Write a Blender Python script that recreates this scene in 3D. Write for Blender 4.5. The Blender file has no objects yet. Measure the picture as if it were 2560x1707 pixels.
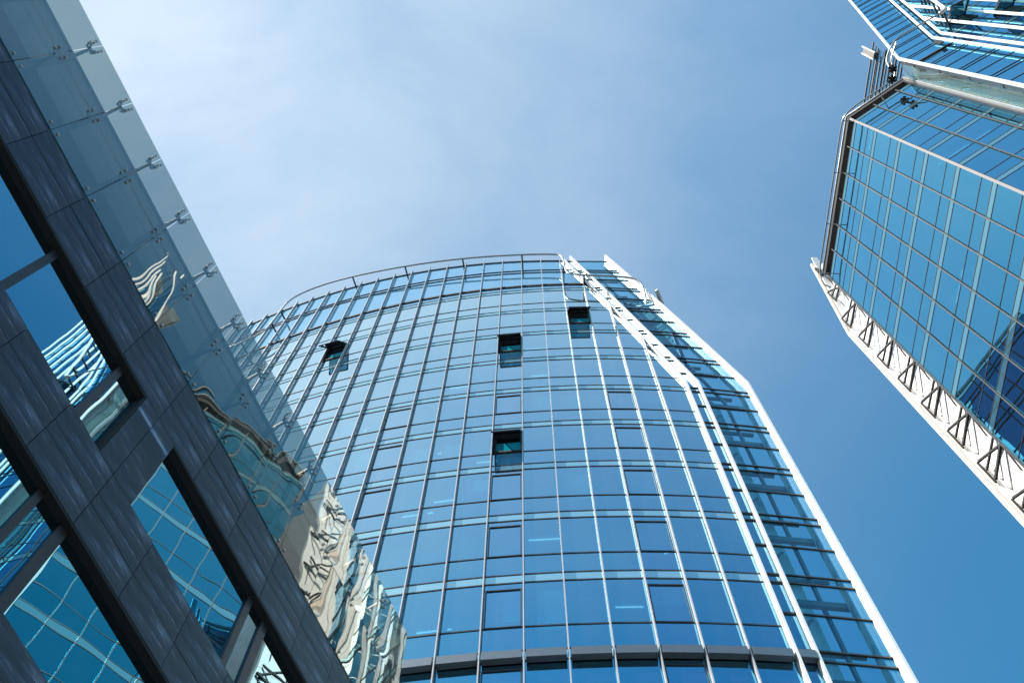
import bpy, math, random
import numpy as np
from mathutils import Matrix, Vector
random.seed(7)
sc = bpy.context.scene
C = sc.collection

# ---------------------------------------------------------------- camera
EYE = 1.6
F_PX, W_PX, H_PX = 2758.3, 2560.0, 1707.0
zc = np.array([1299.9 - W_PX / 2, -57.3 - H_PX / 2, F_PX]); zc /= np.linalg.norm(zc)   # zenith in lens axes
fw = np.array([0, 0, 1.0])
yy = fw - zc * (fw @ zc); yy /= np.linalg.norm(yy)
xx = np.cross(yy, zc)
if xx[0] < 0: xx = -xx
MW = np.stack([xx, yy, zc])
right, up, back = MW @ [1, 0, 0], MW @ [0, -1, 0], -(MW @ [0, 0, 1.0])
cam_d = bpy.data.cameras.new('camera'); cam = bpy.data.objects.new('camera', cam_d); C.objects.link(cam)
cam.matrix_world = Matrix(((right[0], up[0], back[0], 0), (right[1], up[1], back[1], 0), (right[2], up[2], back[2], EYE), (0, 0, 0, 1)))
cam_d.sensor_width = 36.0; cam_d.lens = 36.0 * F_PX / W_PX
cam_d.clip_start = 0.1; cam_d.clip_end = 5000
sc.camera = cam

# ---------------------------------------------------------------- world and sun
SUN_AZ, SUN_EL = -113.0, 48.0            # azimuth from +Y, clockwise positive
w = bpy.data.worlds.new("World"); sc.world = w; w.use_nodes = True
nt = w.node_tree; nt.nodes.clear()
def N(t, **k):
    n = nt.nodes.new(t)
    for a, b in k.items(): setattr(n, a, b)
    return n
out = N('ShaderNodeOutputWorld'); bg = N('ShaderNodeBackground')
sky = N('ShaderNodeTexSky'); sky.sky_type = 'NISHITA'; sky.sun_disc = False
sky.sun_elevation = math.radians(SUN_EL); sky.sun_rotation = math.radians(SUN_AZ)
sky.altitude = 100; sky.air_density = 1.0; sky.dust_density = 0.5; sky.ozone_density = 3.0
hs = N('ShaderNodeHueSaturation'); hs.inputs['Saturation'].default_value = 1.35; hs.inputs['Hue'].default_value = 0.480
nt.links.new(sky.outputs[0], hs.inputs['Color'])
tc = N('ShaderNodeTexCoord')
mp = N('ShaderNodeMapping'); mp.inputs['Scale'].default_value = (1.0, 1.5, 1.0); mp.inputs['Rotation'].default_value = (0, 0, 0.5)
nt.links.new(tc.outputs['Generated'], mp.inputs['Vector'])
n1 = N('ShaderNodeTexNoise'); n1.inputs['Scale'].default_value = 3.4; n1.inputs['Detail'].default_value = 8; n1.inputs['Roughness'].default_value = 0.58; n1.inputs['Distortion'].default_value = 0.35
nt.links.new(mp.outputs[0], n1.inputs['Vector'])
r1 = N('ShaderNodeMapRange'); r1.inputs[1].default_value = 0.36; r1.inputs[2].default_value = 0.68; r1.inputs[3].default_value = 0.78; r1.inputs[4].default_value = 1.26; r1.clamp = True
nt.links.new(n1.outputs['Fac'], r1.inputs[0])
# a veil of high thin cloud, denser towards the sun
dotn = N('ShaderNodeVectorMath', operation='DOT_PRODUCT')
_a, _e = math.radians(SUN_AZ + 17), math.radians(SUN_EL + 1)
dotn.inputs[1].default_value = (math.sin(_a) * math.cos(_e), math.cos(_a) * math.cos(_e), math.sin(_e))
nt.links.new(tc.outputs['Generated'], dotn.inputs[0])
r2 = N('ShaderNodeMapRange'); r2.inputs[1].default_value = 0.20; r2.inputs[2].default_value = 1.0; r2.inputs[3].default_value = 0.0; r2.inputs[4].default_value = 1.0; r2.clamp = True
nt.links.new(dotn.outputs['Value'], r2.inputs[0])
pw = N('ShaderNodeMath', operation='POWER'); pw.inputs[1].default_value = 2.05; nt.links.new(r2.outputs[0], pw.inputs[0])
mulc = N('ShaderNodeMath', operation='MULTIPLY'); nt.links.new(r1.outputs[0], mulc.inputs[0]); nt.links.new(pw.outputs[0], mulc.inputs[1])
mul2 = N('ShaderNodeMath', operation='MULTIPLY'); mul2.operation = 'MULTIPLY_ADD'; mul2.inputs[1].default_value = 0.80; mul2.inputs[2].default_value = 0.03; mul2.use_clamp = True; nt.links.new(mulc.outputs[0], mul2.inputs[0])
mixc = N('ShaderNodeMix', data_type='RGBA'); nt.links.new(mul2.outputs[0], mixc.inputs[0]); nt.links.new(hs.outputs[0], mixc.inputs[6])
mixc.inputs[7].default_value = (3.95, 4.45, 4.85, 1)
nt.links.new(mixc.outputs[2], bg.inputs['Color']); bg.inputs['Strength'].default_value = 0.112
nt.links.new(bg.outputs[0], out.inputs[0])

sd = bpy.data.lights.new('sun', 'SUN'); so = bpy.data.objects.new('sun', sd); C.objects.link(so)
sd.energy = 5.0; sd.angle = math.radians(0.53); sd.color = (1.0, 0.95, 0.88)
sa, se = math.radians(SUN_AZ), math.radians(SUN_EL)
sdir = Vector((math.sin(sa) * math.cos(se), math.cos(sa) * math.cos(se), math.sin(se)))
so.rotation_euler = sdir.to_track_quat('Z', 'Y').to_euler()
so.location = (-30, -10, 60)
vs = sc.view_settings
vs.view_transform = 'Standard'; vs.look = 'None'; vs.gamma = 1.0; vs.use_curve_mapping = False; vs.exposure = 1.0
sc.cycles.max_bounces = 10; sc.cycles.transparent_max_bounces = 14; sc.cycles.glossy_bounces = 5; sc.cycles.diffuse_bounces = 2
sc.cycles.caustics_reflective = False; sc.cycles.caustics_refractive = False

# ---------------------------------------------------------------- materials
def newmat(name):
    m = bpy.data.materials.new(name); m.use_nodes = True; t = m.node_tree; t.nodes.clear()
    o = t.nodes.new('ShaderNodeOutputMaterial'); return m, t, o
def noise_fac(t, scale, detail=3, vec='Object', mscale=(1, 1, 1), rough=0.5, rot=(0, 0, 0)):
    tc = t.nodes.new('ShaderNodeTexCoord'); mp = t.nodes.new('ShaderNodeMapping'); mp.inputs['Scale'].default_value = mscale; mp.inputs['Rotation'].default_value = rot
    t.links.new(tc.outputs[vec], mp.inputs['Vector'])
    n = t.nodes.new('ShaderNodeTexNoise'); n.inputs['Scale'].default_value = scale; n.inputs['Detail'].default_value = detail; n.inputs['Roughness'].default_value = rough
    t.links.new(mp.outputs[0], n.inputs['Vector']); return n.outputs['Fac']
def painted(name, col, rough=0.45, metal=0.0, var=0.12, scale=6.0, mscale=(1, 1, 1)):
    m, t, o = newmat(name); b = t.nodes.new('ShaderNodeBsdfPrincipled')
    f = noise_fac(t, scale, 4, 'Object', mscale)
    r = t.nodes.new('ShaderNodeValToRGB'); r.color_ramp.elements[0].position = 0.3; r.color_ramp.elements[1].position = 0.7
    r.color_ramp.elements[0].color = (*[c * (1 - var) for c in col], 1); r.color_ramp.elements[1].color = (*[min(1, c * (1 + var)) for c in col], 1)
    t.links.new(f, r.inputs[0]); t.links.new(r.outputs[0], b.inputs['Base Color'])
    b.inputs['Roughness'].default_value = rough; b.inputs['Metallic'].default_value = metal
    t.links.new(b.outputs[0], o.inputs[0]); return m
def glass(name, refl, trans, base, span, wav=0.0, wscale=1.0, mscale=(1, 1, 1), ior=1.6, seed=0.0, detail=1.5, dirt=0.0, graze=None):
    """coated glass: tinted mirror reflection over tinted see-through; base = reflectance head-on, span = extra at grazing"""
    m, t, o = newmat(name)
    g = t.nodes.new('ShaderNodeBsdfGlossy'); g.inputs['Roughness'].default_value = 0.0; g.inputs['Color'].default_value = (*refl, 1)
    tr = t.nodes.new('ShaderNodeBsdfTransparent'); tr.inputs['Color'].default_value = (*trans, 1)
    fr = t.nodes.new('ShaderNodeFresnel')      # same reflectance from either side of the pane
    ge = t.nodes.new('ShaderNodeNewGeometry'); iv = t.nodes.new('ShaderNodeMath'); iv.operation = 'MULTIPLY_ADD'; iv.inputs[1].default_value = 1 / ior - ior; iv.inputs[2].default_value = ior
    t.links.new(ge.outputs['Backfacing'], iv.inputs[0]); t.links.new(iv.outputs[0], fr.inputs['IOR'])
    ma = t.nodes.new('ShaderNodeMath'); ma.operation = 'MULTIPLY_ADD'; ma.inputs[1].default_value = span; ma.inputs[2].default_value = base; ma.use_clamp = True
    t.links.new(fr.outputs[0], ma.inputs[0])
    mx = t.nodes.new('ShaderNodeMixShader'); t.links.new(ma.outputs[0], mx.inputs[0]); t.links.new(tr.outputs[0], mx.inputs[1]); t.links.new(g.outputs[0], mx.inputs[2])
    if wav > 0:
        f = noise_fac(t, wscale, detail, 'Object', mscale, 0.45)
        b = t.nodes.new('ShaderNodeBump'); b.inputs['Strength'].default_value = 1.0; b.inputs['Distance'].default_value = wav
        t.links.new(f, b.inputs['Height']); t.links.new(b.outputs[0], g.inputs['Normal'])
    if graze:
        lw = t.nodes.new('ShaderNodeLayerWeight'); lw.inputs['Blend'].default_value = 0.5
        mr = t.nodes.new('ShaderNodeMapRange'); mr.inputs[1].default_value = 0.38; mr.inputs[2].default_value = 0.74; mr.clamp = True; t.links.new(lw.outputs['Facing'], mr.inputs[0])
        cm = t.nodes.new('ShaderNodeMix'); cm.data_type = 'RGBA'; cm.inputs[6].default_value = (*refl, 1); cm.inputs[7].default_value = (*graze, 1)
        t.links.new(mr.outputs[0], cm.inputs[0]); t.links.new(cm.outputs[2], g.inputs['Color'])
    last = mx.outputs[0]
    if dirt > 0:
        d = t.nodes.new('ShaderNodeBsdfDiffuse'); d.inputs['Color'].default_value = (0.5, 0.55, 0.55, 1)
        f2 = noise_fac(t, 0.9, 5, 'Object', (1, 1, 0.35))
        mm = t.nodes.new('ShaderNodeMath'); mm.operation = 'MULTIPLY'; mm.inputs[1].default_value = dirt; t.links.new(f2, mm.inputs[0])
        m2 = t.nodes.new('ShaderNodeMixShader'); t.links.new(mm.outputs[0], m2.inputs[0]); t.links.new(last, m2.inputs[1]); t.links.new(d.outputs[0], m2.inputs[2]); last = m2.outputs[0]
    t.links.new(last, o.inputs[0]); return m
M = {}
M['glass'] = glass('tower_glass', (0.02, 0.47, 0.76), (0.20, 0.62, 0.76), 0.62, 0.95, 0.004, 0.35, (1, 1, 1), dirt=0.03, graze=(0.78, 0.97, 1.0))
M['glass_b'] = glass('tower_glass_lilac', (0.035, 0.45, 0.76), (0.19, 0.58, 0.76), 0.63, 0.95, 0.004, 0.35, (1, 1, 1), dirt=0.03, graze=(0.79, 0.96, 1.0))
M['glass_k'] = glass('block_glass', (0.02, 0.36, 0.58), (0.08, 0.32, 0.42), 0.60, 0.8, 0.004, 0.35, dirt=0.02, graze=(0.22, 0.64, 0.88))
M['spandrel0'] = glass('spandrel_glass', (0.50, 0.80, 0.95), (0.5, 0.6, 0.62), 0.42, 0.8, 0.004, 0.35, dirt=0.42)
def enamel(name, col, refl, fac):
    m, t, o = newmat(name); d = t.nodes.new('ShaderNodeBsdfDiffuse'); d.inputs['Color'].default_value = (*col, 1)
    g = t.nodes.new('ShaderNodeBsdfGlossy'); g.inputs['Roughness'].default_value = 0.02; g.inputs['Color'].default_value = (*refl, 1)
    f = noise_fac(t, 0.5, 3); ma = t.nodes.new('ShaderNodeMath'); ma.operation = 'MULTIPLY_ADD'; ma.inputs[1].default_value = 0.15; ma.inputs[2].default_value = fac - 0.07
    t.links.new(f, ma.inputs[0]); mx = t.nodes.new('ShaderNodeMixShader'); t.links.new(ma.outputs[0], mx.inputs[0]); t.links.new(d.outputs[0], mx.inputs[1]); t.links.new(g.outputs[0], mx.inputs[2])
    t.links.new(mx.outputs[0], o.inputs[0]); return m
M['spandrel'] = enamel('enamelled_spandrel', (0.20, 0.34, 0.38), (0.52, 0.86, 0.95), 0.62)
M['spandrel_k'] = enamel('teal_spandrel', (0.08, 0.18, 0.21), (0.34, 0.66, 0.76), 0.62)
M['strip_glass'] = glass('screen_glass', (0.10, 0.52, 0.80), (0.42, 0.80, 0.90), 0.12, 0.5, 0.003, 0.35, dirt=0.02, graze=(0.5, 0.8, 1.0))
M['top_glass'] = glass('parapet_glass', (0.10, 0.55, 0.82), (0.30, 0.66, 0.80), 0.50, 0.8, 0.004, 0.35, dirt=0.03, graze=(0.60, 0.86, 1.0))
M['win_glass'] = glass('window_glass', (0.16, 0.48, 0.60), (0.03, 0.08, 0.10), 0.82, 0.3, 0.004, 0.5, (1, 1, 1.4), seed=1, detail=1.0, graze=(0.62, 0.82, 0.90))
M['screen'] = glass('wavy_screen_glass', (0.84, 0.86, 0.80), (0.68, 0.71, 0.68), 0.15, 0.9, 0.014, 0.8, (1.2, 1, 0.55), ior=1.52, detail=1.2, dirt=0.02)
M['white'] = painted('white_coated_metal', (0.80, 0.79, 0.77), 0.4, 0.0, 0.04)
M['fin'] = painted('silver_white_metal', (0.38, 0.39, 0.41), 0.45, 0.0, 0.06)
M['peach'] = painted('white_panel_warm_lit', (0.74, 0.60, 0.50), 0.5, 0.0, 0.05)  # peach tone paints in light striking this white band at another angle
M['dark'] = painted('dark_frame_metal', (0.022, 0.028, 0.036), 0.35, 0.0, 0.2)
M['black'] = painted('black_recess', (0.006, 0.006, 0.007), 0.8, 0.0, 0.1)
M['ledge'] = painted('grey_blue_sheet', (0.095, 0.125, 0.155), 0.45, 0.3, 0.06)
M['mull'] = painted('grey_mullion_metal', (0.060, 0.056, 0.056), 0.5, 0.0, 0.08)
M['corner'] = painted('corner_trim_metal', (0.09, 0.088, 0.09), 0.45, 0, 0.06)
M['steel'] = painted('brushed_steel', (0.42, 0.41, 0.40), 0.3, 0.5, 0.1)
M['brown'] = painted('brown_mullion_metal', (0.022, 0.019, 0.022), 0.4, 0.0, 0.15)
M['ceil'] = painted('office_ceiling', (0.80, 0.84, 0.86), 0.8, 0.0, 0.08, 0.5)
M['bulk'] = painted('ceiling_bulkhead', (0.06, 0.09, 0.12), 0.7, 0.0, 0.15)
M['slab'] = painted('concrete_slab', (0.25, 0.26, 0.27), 0.8, 0.0, 0.15, 2.0)
M['clad'] = painted('grey_cladding', (0.80, 0.81, 0.81), 0.5, 0.0, 0.2, 1.2, (1, 1, 0.25))
M['blind'] = painted('roller_blind', (0.85, 0.87, 0.87), 0.8, 0.0, 0.04)
M['green'] = glass('green_glass_wall', (0.55, 0.72, 0.70), (0.45, 0.62, 0.58), 0.12, 0.8, dirt=0.25)
M['wallmetal'] = painted('parapet_wall_panel', (0.50, 0.55, 0.57), 0.5, 0.1, 0.12, 0.8)
M['wallblue'] = painted('parapet_wall_recess', (0.05, 0.17, 0.25), 0.5, 0.0, 0.1, 0.8)
M['bronze'] = painted('bronze_bracket', (0.42, 0.33, 0.26), 0.45, 0.2, 0.12)
m, t, o = newmat('ceiling_lamp'); e = t.nodes.new('ShaderNodeEmission'); e.inputs[0].default_value = (0.85, 0.95, 1, 1); e.inputs[1].default_value = 1.0
t.links.new(e.outputs[0], o.inputs[0]); M['lamp'] = m

# streaked dark stone: long weathering streaks running along the courses
def stone():
    m, t, o = newmat('streaked_dark_stone'); b = t.nodes.new('ShaderNodeBsdfPrincipled')
    f1 = noise_fac(t, 1.6, 6, 'Object', (0.45, 1, 3.6), 0.62, (0, 0.03, 0))
    f2 = noise_fac(t, 14.0, 5, 'Object', (0.3, 1, 2.2), 0.75)
    f3 = noise_fac(t, 0.9, 3, 'Object', (1, 1, 1.2), 0.5)
    a = t.nodes.new('ShaderNodeMix'); a.data_type = 'FLOAT'; a.inputs[0].default_value = 0.22
    t.links.new(f1, a.inputs[2]); t.links.new(f2, a.inputs[3])
    r = t.nodes.new('ShaderNodeValToRGB'); cr = r.color_ramp
    cr.elements[0].position = 0.38; cr.elements[0].color = (0.008, 0.013, 0.022, 1)
    cr.elements[1].position = 0.635; cr.elements[1].color = (0.30, 0.34, 0.42, 1)
    for p, c in ((0.48, (0.013, 0.020, 0.034, 1)), (0.54, (0.028, 0.038, 0.060, 1)), (0.59, (0.095, 0.12, 0.165, 1))):
        e1 = cr.elements.new(p); e1.color = c
    t.links.new(a.outputs[0], r.inputs[0])
    tint = t.nodes.new('ShaderNodeMix'); tint.data_type = 'RGBA'; tint.blend_type = 'MULTIPLY'; tint.inputs[0].default_value = 1.0
    r3 = t.nodes.new('ShaderNodeValToRGB'); r3.color_ramp.elements[0].position = 0.38; r3.color_ramp.elements[1].position = 0.62
    r3.color_ramp.elements[0].color = (0.70, 0.92, 1.1, 1); r3.color_ramp.elements[1].color = (1.25, 1.0, 0.95, 1)
    t.links.new(f3, r3.inputs[0]); t.links.new(r.outputs[0], tint.inputs[6]); t.links.new(r3.outputs[0], tint.inputs[7])
    t.links.new(tint.outputs[2], b.inputs['Base Color']); b.inputs['Roughness'].default_value = 0.55
    bp = t.nodes.new('ShaderNodeBump'); bp.inputs['Distance'].default_value = 0.003; bp.inputs['Strength'].default_value = 0.6
    t.links.new(f2, bp.inputs['Height']); t.links.new(bp.outputs[0], b.inputs['Normal'])
    t.links.new(b.outputs[0], o.inputs[0]); return m
M['stone'] = stone()

# ---------------------------------------------------------------- mesh helpers
class MB:
    def __init__(s): s.v = []; s.f = []
    def poly(s, pts):
        n = len(s.v); s.v += [tuple(map(float, p)) for p in pts]; s.f.append(tuple(range(n, n + len(pts))))
    def prism(s, ring_a, ring_b):
        """solid between two rings of equal length"""
        n = len(s.v); k = len(ring_a)
        s.v += [tuple(map(float, p)) for p in ring_a] + [tuple(map(float, p)) for p in ring_b]
        s.f.append(tuple(range(n + k - 1, n - 1, -1))); s.f.append(tuple(range(n + k, n + 2 * k)))
        for i in range(k):
            j = (i + 1) % k; s.f.append((n + i, n + j, n + k + j, n + k + i))
    def box(s, c, ax, ay, az):
        """box from centre and three half-axis vectors"""
        c, ax, ay, az = map(np.array, (c, ax, ay, az))
        s.prism([c - ax - ay - az, c + ax - ay - az, c + ax + ay - az, c - ax + ay - az], [c - ax - ay + az, c + ax - ay + az, c + ax + ay + az, c - ax + ay + az])
    def bar(s, a, b, wd, dp, side):
        """rectangular bar from a to b; wd across 'side', dp along the third axis"""
        a, b, side = np.array(a, float), np.array(b, float), np.array(side, float)
        d = b - a; L = np.linalg.norm(d); d = d / L
        side = side - d * (side @ d); side /= np.linalg.norm(side); th = np.cross(d, side)
        s.box((a + b) / 2, d * L / 2, side * wd / 2, th * dp / 2)
    def tube(s, pts, r, n=8):
        pts = [np.array(p, float) for p in pts]; rings = []
        ref = np.array([0, 0, 1.0])
        for i, p in enumerate(pts):
            d = pts[min(i + 1, len(pts) - 1)] - pts[max(i - 1, 0)]; d /= np.linalg.norm(d)
            rr = ref if abs(d @ ref) < 0.95 else np.array([1.0, 0, 0])
            u = np.cross(d, rr); u /= np.linalg.norm(u)
            if rings and u @ rings[-1][1] < 0: u = -u
            v = np.cross(d, u)
            rings.append(([p + r * (math.cos(2 * math.pi * k / n) * u + math.sin(2 * math.pi * k / n) * v) for k in range(n)], u))
        n0 = len(s.v)
        for ring, _ in rings: s.v += [tuple(map(float, p)) for p in ring]
        for i in range(len(rings) - 1):
            for k in range(n):
                j = (k + 1) % n; s.f.append((n0 + i * n + k, n0 + i * n + j, n0 + (i + 1) * n + j, n0 + (i + 1) * n + k))
        s.f.append(tuple(range(n0 + n - 1, n0 - 1, -1))); s.f.append(tuple(range(n0 + (len(rings) - 1) * n, n0 + len(rings) * n)))
    def build(s, name, mat, parent=None, smooth=False, label=None, kind=None):
        me = bpy.data.meshes.new(name); me.from_pydata(s.v, [], s.f); me.update()
        me.materials.append(mat)
        if smooth:
            for p in me.polygons: p.use_smooth = True
        o = bpy.data.objects.new(name, me); C.objects.link(o)
        if parent: 
            o.parent = parent; o.matrix_parent_inverse = parent.matrix_world.inverted() if False else Matrix.Translation(-parent.location)
        if label: o['label'] = label
        if kind: o['kind'] = kind
        return o
def thing(name, label, cat, loc, group=None):
    o = bpy.data.objects.new(name, None); C.objects.link(o); o.location = loc; o['label'] = label; o['category'] = cat
    o.empty_display_size = 1.0
    if group: o['group'] = group
    return o
def chaikin(pts, n=2):
    for _ in range(n):
        q = [pts[0]]
        for a, b in zip(pts[:-1], pts[1:]):
            a, b = np.array(a), np.array(b); q += [a * .75 + b * .25, a * .25 + b * .75]
        q.append(pts[-1]); pts = q
    return pts
def clip(poly, hp):
    """keep the part of a (u,h) polygon where a*u + b*h <= c"""
    for a, b, c in hp:
        q = []
        for i in range(len(poly)):
            p, r = poly[i - 1], poly[i]
            dp, dr = a * p[0] + b * p[1] - c, a * r[0] + b * r[1] - c
            if (dp <= 0) != (dr <= 0):
                k = dp / (dp - dr); q.append((p[0] + k * (r[0] - p[0]), p[1] + k * (r[1] - p[1])))
            if dr <= 0: q.append(r)
        poly = q
        if len(poly) < 3: return []
    return poly
def seen_area(pts):
    q = []
    for p in pts:
        c = MW.T @ (np.array(p) - np.array([0, 0, EYE]))
        if c[2] <= 0: return 0
        x, y = c[0] / c[2] * F_PX + W_PX / 2, c[1] / c[2] * F_PX + H_PX / 2
        q.append((min(max(x, 0), W_PX), min(max(y, 0), H_PX)))
    a = 0
    for i in range(len(q)): a += q[i - 1][0] * q[i][1] - q[i][0] * q[i - 1][1]
    return abs(a) / 2

class Face:
    """a vertical facade: P(u) plan position in metres, heights h above eye level, o = metres out of the facade"""
    def __init__(s, P, uref=None): s.P = P
    def n(s, u):
        a, b = np.array(s.P(u - .01)), np.array(s.P(u + .01)); t = b - a; t /= np.linalg.norm(t)
        return t, s.side * np.array([t[1], -t[0]])
    side = 1
    def at(s, u, h, o=0.0):
        p = np.array(s.P(u)); t, n = s.n(u); q = p + n * o
        return np.array([q[0], q[1], h + EYE])
    def chord(s, u0, u1, u, h, o=0.0):
        """point on the flat pane between mullions u0 and u1"""
        a, b = s.at(u0, h, 0), s.at(u1, h, 0); k = (u - u0) / (u1 - u0)
        t = (b - a)[:2]; t /= np.linalg.norm(t); n = s.side * np.array([t[1], -t[0]])
        q = a + (b - a) * k; q[:2] += n * o; return q

def curtain(root, F, us, S, hp, htop, skip=lambda k, j: False, keep=100, oper=lambda j: False, mid=1.12, glassm='glass', strip=False,
            blinds={}, lamps=0.12, ceilings=True, spmat='spandrel', hmin=0.0, trw=0.055, trd=0.05, openw={}):
    """floors with their upper spandrel line at heights S (descending)"""
    wins = []
    nb = len(us) - 1
    def ulim(h):
        hi = us[-1]; lo = us[0]
        for a, b, c in hp:
            if a > 0: hi = min(hi, (c - b * h) / a)
            if a < 0: lo = max(lo, (c - b * h) / a)
        return lo, hi
    for k, s in enumerate(S):
        top = S[k] - .46
        bot = S[k + 1] if k + 1 < len(S) else max(hmin, S[k] - 3.9)
        for j in range(nb):
            u0, u1 = us[j], us[j + 1]
            if skip(k, j): continue
            op = oper(j)
            rects = [(top - .36 if op else top, bot + mid, 'tall'), (bot + mid, bot, 'low')]
            if op: rects.append((top, top - .36, 'head'))
            pls = []
            for (ha, hb, nm) in rects:
                if (k, j) in openw and nm == 'tall': continue
                p = clip([(u0, ha), (u0, hb), (u1, hb), (u1, ha)], hp)
                if len(p) >= 3:
                    e = [random.uniform(-.0025, .0025) for _ in range(3)]
                    q = []
                    for (u, h) in p:
                        kk = (u - u0) / (u1 - u0) - .5; hh = (h - hb) / (ha - hb) - .5
                        q.append(F.chord(u0, u1, u, h, e[0] * kk + e[1] * hh))
                    pls.append(q)
            if pls: wins.append((sum(seen_area(q) for q in pls), k, j, pls))
    wins.sort(key=lambda x: -x[0])
    rest = MB()
    for n, (ar, k, j, pls) in enumerate(wins):
        if n < keep and ar > 0:
            m = MB()
            for q in pls: m.poly(q)
            gm = M[glassm]
            if glassm == 'glass' and oper(j): gm = M['glass_b']
            wo = m.build('window', gm, root)
            if oper(j) and not strip and (k, j) not in openw:
                a, b = us[j], us[j + 1]; ha = S[k] - .82; bt = S[k] - 3.9 + mid
                if ulim(ha)[1] >= b:
                    m = MB(); A, B_ = F.chord(a, b, a, ha), F.chord(a, b, b, ha); t = (B_ - A) / np.linalg.norm(B_ - A)
                    e = .05
                    ring = [(a + e, bt), (b - e, bt), (b - e, ha), (a + e, ha)]; w_ = .03
                    o1 = [F.chord(a, b, u, h, .0) for u, h in ring]; o2 = [F.chord(a, b, u, h, .035) for u, h in ring]
                    ri = [(a + e + w_, bt + w_), (b - e - w_, bt + w_), (b - e - w_, ha - w_ * 1.4), (a + e + w_, ha - w_ * 1.4)]
                    i1 = [F.chord(a, b, u, h, .0) for u, h in ri]; i2 = [F.chord(a, b, u, h, .035) for u, h in ri]
                    n0 = len(m.v); m.v += [tuple(map(float, p)) for p in o1 + o2 + i1 + i2]
                    for q_ in range(4):
                        r_ = (q_ + 1) % 4
                        m.f += [(n0 + q_, n0 + r_, n0 + 4 + r_, n0 + 4 + q_), (n0 + 4 + q_, n0 + 4 + r_, n0 + 12 + r_, n0 + 12 + q_), (n0 + 8 + r_, n0 + 8 + q_, n0 + 12 + q_, n0 + 12 + r_)]
                    m.build('casement_frame', M['dark'], wo)
            if (k, j) in blinds:
                b = MB(); d0, d1, x0 = blinds[(k, j)]; top = S[k] - .5
                u0, u1 = us[j], us[j + 1]
                b.poly([F.chord(u0, u1, u0 + x0 * (u1 - u0), top - d0, -.12), F.chord(u0, u1, u0 + x0 * (u1 - u0), top - d1, -.12), F.chord(u0, u1, u1, top - d1, -.12), F.chord(u0, u1, u1, top - d0, -.12)])
                b.build('blind', M['blind'], wo)
        else:
            for q in pls: rest.poly(q)
    if rest.f: rest.build('windows', M[glassm], root, kind='stuff')
    # horizontal members, one part per line
    def hline(h, name='transom', th=trw, dp=trd, mat='dark', o=0.0):
        lo, hi = ulim(h)
        if hi - lo < .05: return
        m = MB()
        for j in range(nb):
            a, b = max(us[j], lo), min(us[j + 1], hi)
            if b - a < .02: continue
            A, B = F.chord(us[j], us[j + 1], a, h), F.chord(us[j], us[j + 1], b, h)
            t = (B - A); t /= np.linalg.norm(t); n = F.side * np.array([t[1], -t[0], 0])
            m.box((A + B) / 2 + n * (o + dp / 2 - .01), (B - A) / 2, n * dp / 2, np.array([0, 0, th / 2]))
        if m.f: m.build(name, M[mat], root)
    for k, s in enumerate(S):
        hline(s); hline(s - .46)
        bot = S[k + 1] if k + 1 < len(S) else None
        if bot is not None: hline(bot + mid)
        # spandrel
        m = MB()
        for j in range(nb):
            p = clip([(us[j], s), (us[j], s - .46), (us[j + 1], s - .46), (us[j + 1], s)], hp)
            if len(p) >= 3: m.poly([F.chord(us[j], us[j + 1], u, h, .004) for u, h in p])
        if m.f: m.build('spandrel', M[spmat], root)
        if ceilings and not strip:
            m = MB(); mb = MB(); ml = MB(); wl = MB()
            lo, hi = ulim(s)
            for j in range(nb):
                a, b = max(us[j], lo), min(us[j + 1], hi - .15)
                if b - a < .05: continue
                P_ = lambda u, h, o: F.chord(us[j], us[j + 1], u, h, o)
                z = s - .50
                m.poly([P_(a, z, -.45), P_(b, z, -.45), P_(b, z, -4.5), P_(a, z, -4.5)])
                m.poly([P_(a, s - .02, -.05), P_(b, s - .02, -.05), P_(b, s - .02, -4.5), P_(a, s - .02, -4.5)])
                mb.prism([P_(a, z + .03, -.05), P_(a, z - .16, -.05), P_(a, z - .16, -.45), P_(a, z + .03, -.45)],
                         [P_(b, z + .03, -.05), P_(b, z - .16, -.05), P_(b, z - .16, -.45), P_(b, z + .03, -.45)])
                # inner depth of the mullion
                e = .2 * (b - a)
                mb.prism([P_(a, z - .16, -.05), P_(a + e * .6, z - .16, -.05), P_(a + e * .6, z - .16, -.32), P_(a, z - .16, -.32)],
                         [P_(a, z - 3.3, -.05), P_(a + e * .6, z - 3.3, -.05), P_(a + e * .6, z - 3.3, -.32), P_(a, z - 3.3, -.32)])
                if random.random() < lamps:
                    x0 = random.choice([0, .1, .3]); oo = random.choice([-.9, -1.3, -.7])
                    ml.prism([P_(a + x0 * (b - a), z - .012, oo), P_(a + x0 * (b - a), z - .03, oo), P_(a + x0 * (b - a), z - .03, oo - .035), P_(a + x0 * (b - a), z - .012, oo - .035)],
                             [P_(b, z - .012, oo), P_(b, z - .03, oo), P_(b, z - .03, oo - .035), P_(b, z - .012, oo - .035)])
                wl.poly([P_(a, s - .02, -4.5), P_(b, s - .02, -4.5), P_(b, s - 3.92, -4.5), P_(a, s - 3.92, -4.5)])
            if m.f: co = m.build('ceiling', M['ceil'], root); mb.build('bulkhead', M['bulk'], co); wl.build('back_wall', M['bulk'], co)
            if ml.f: ml.build('ceiling_light', M['lamp'], co)
    return ulim

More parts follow.
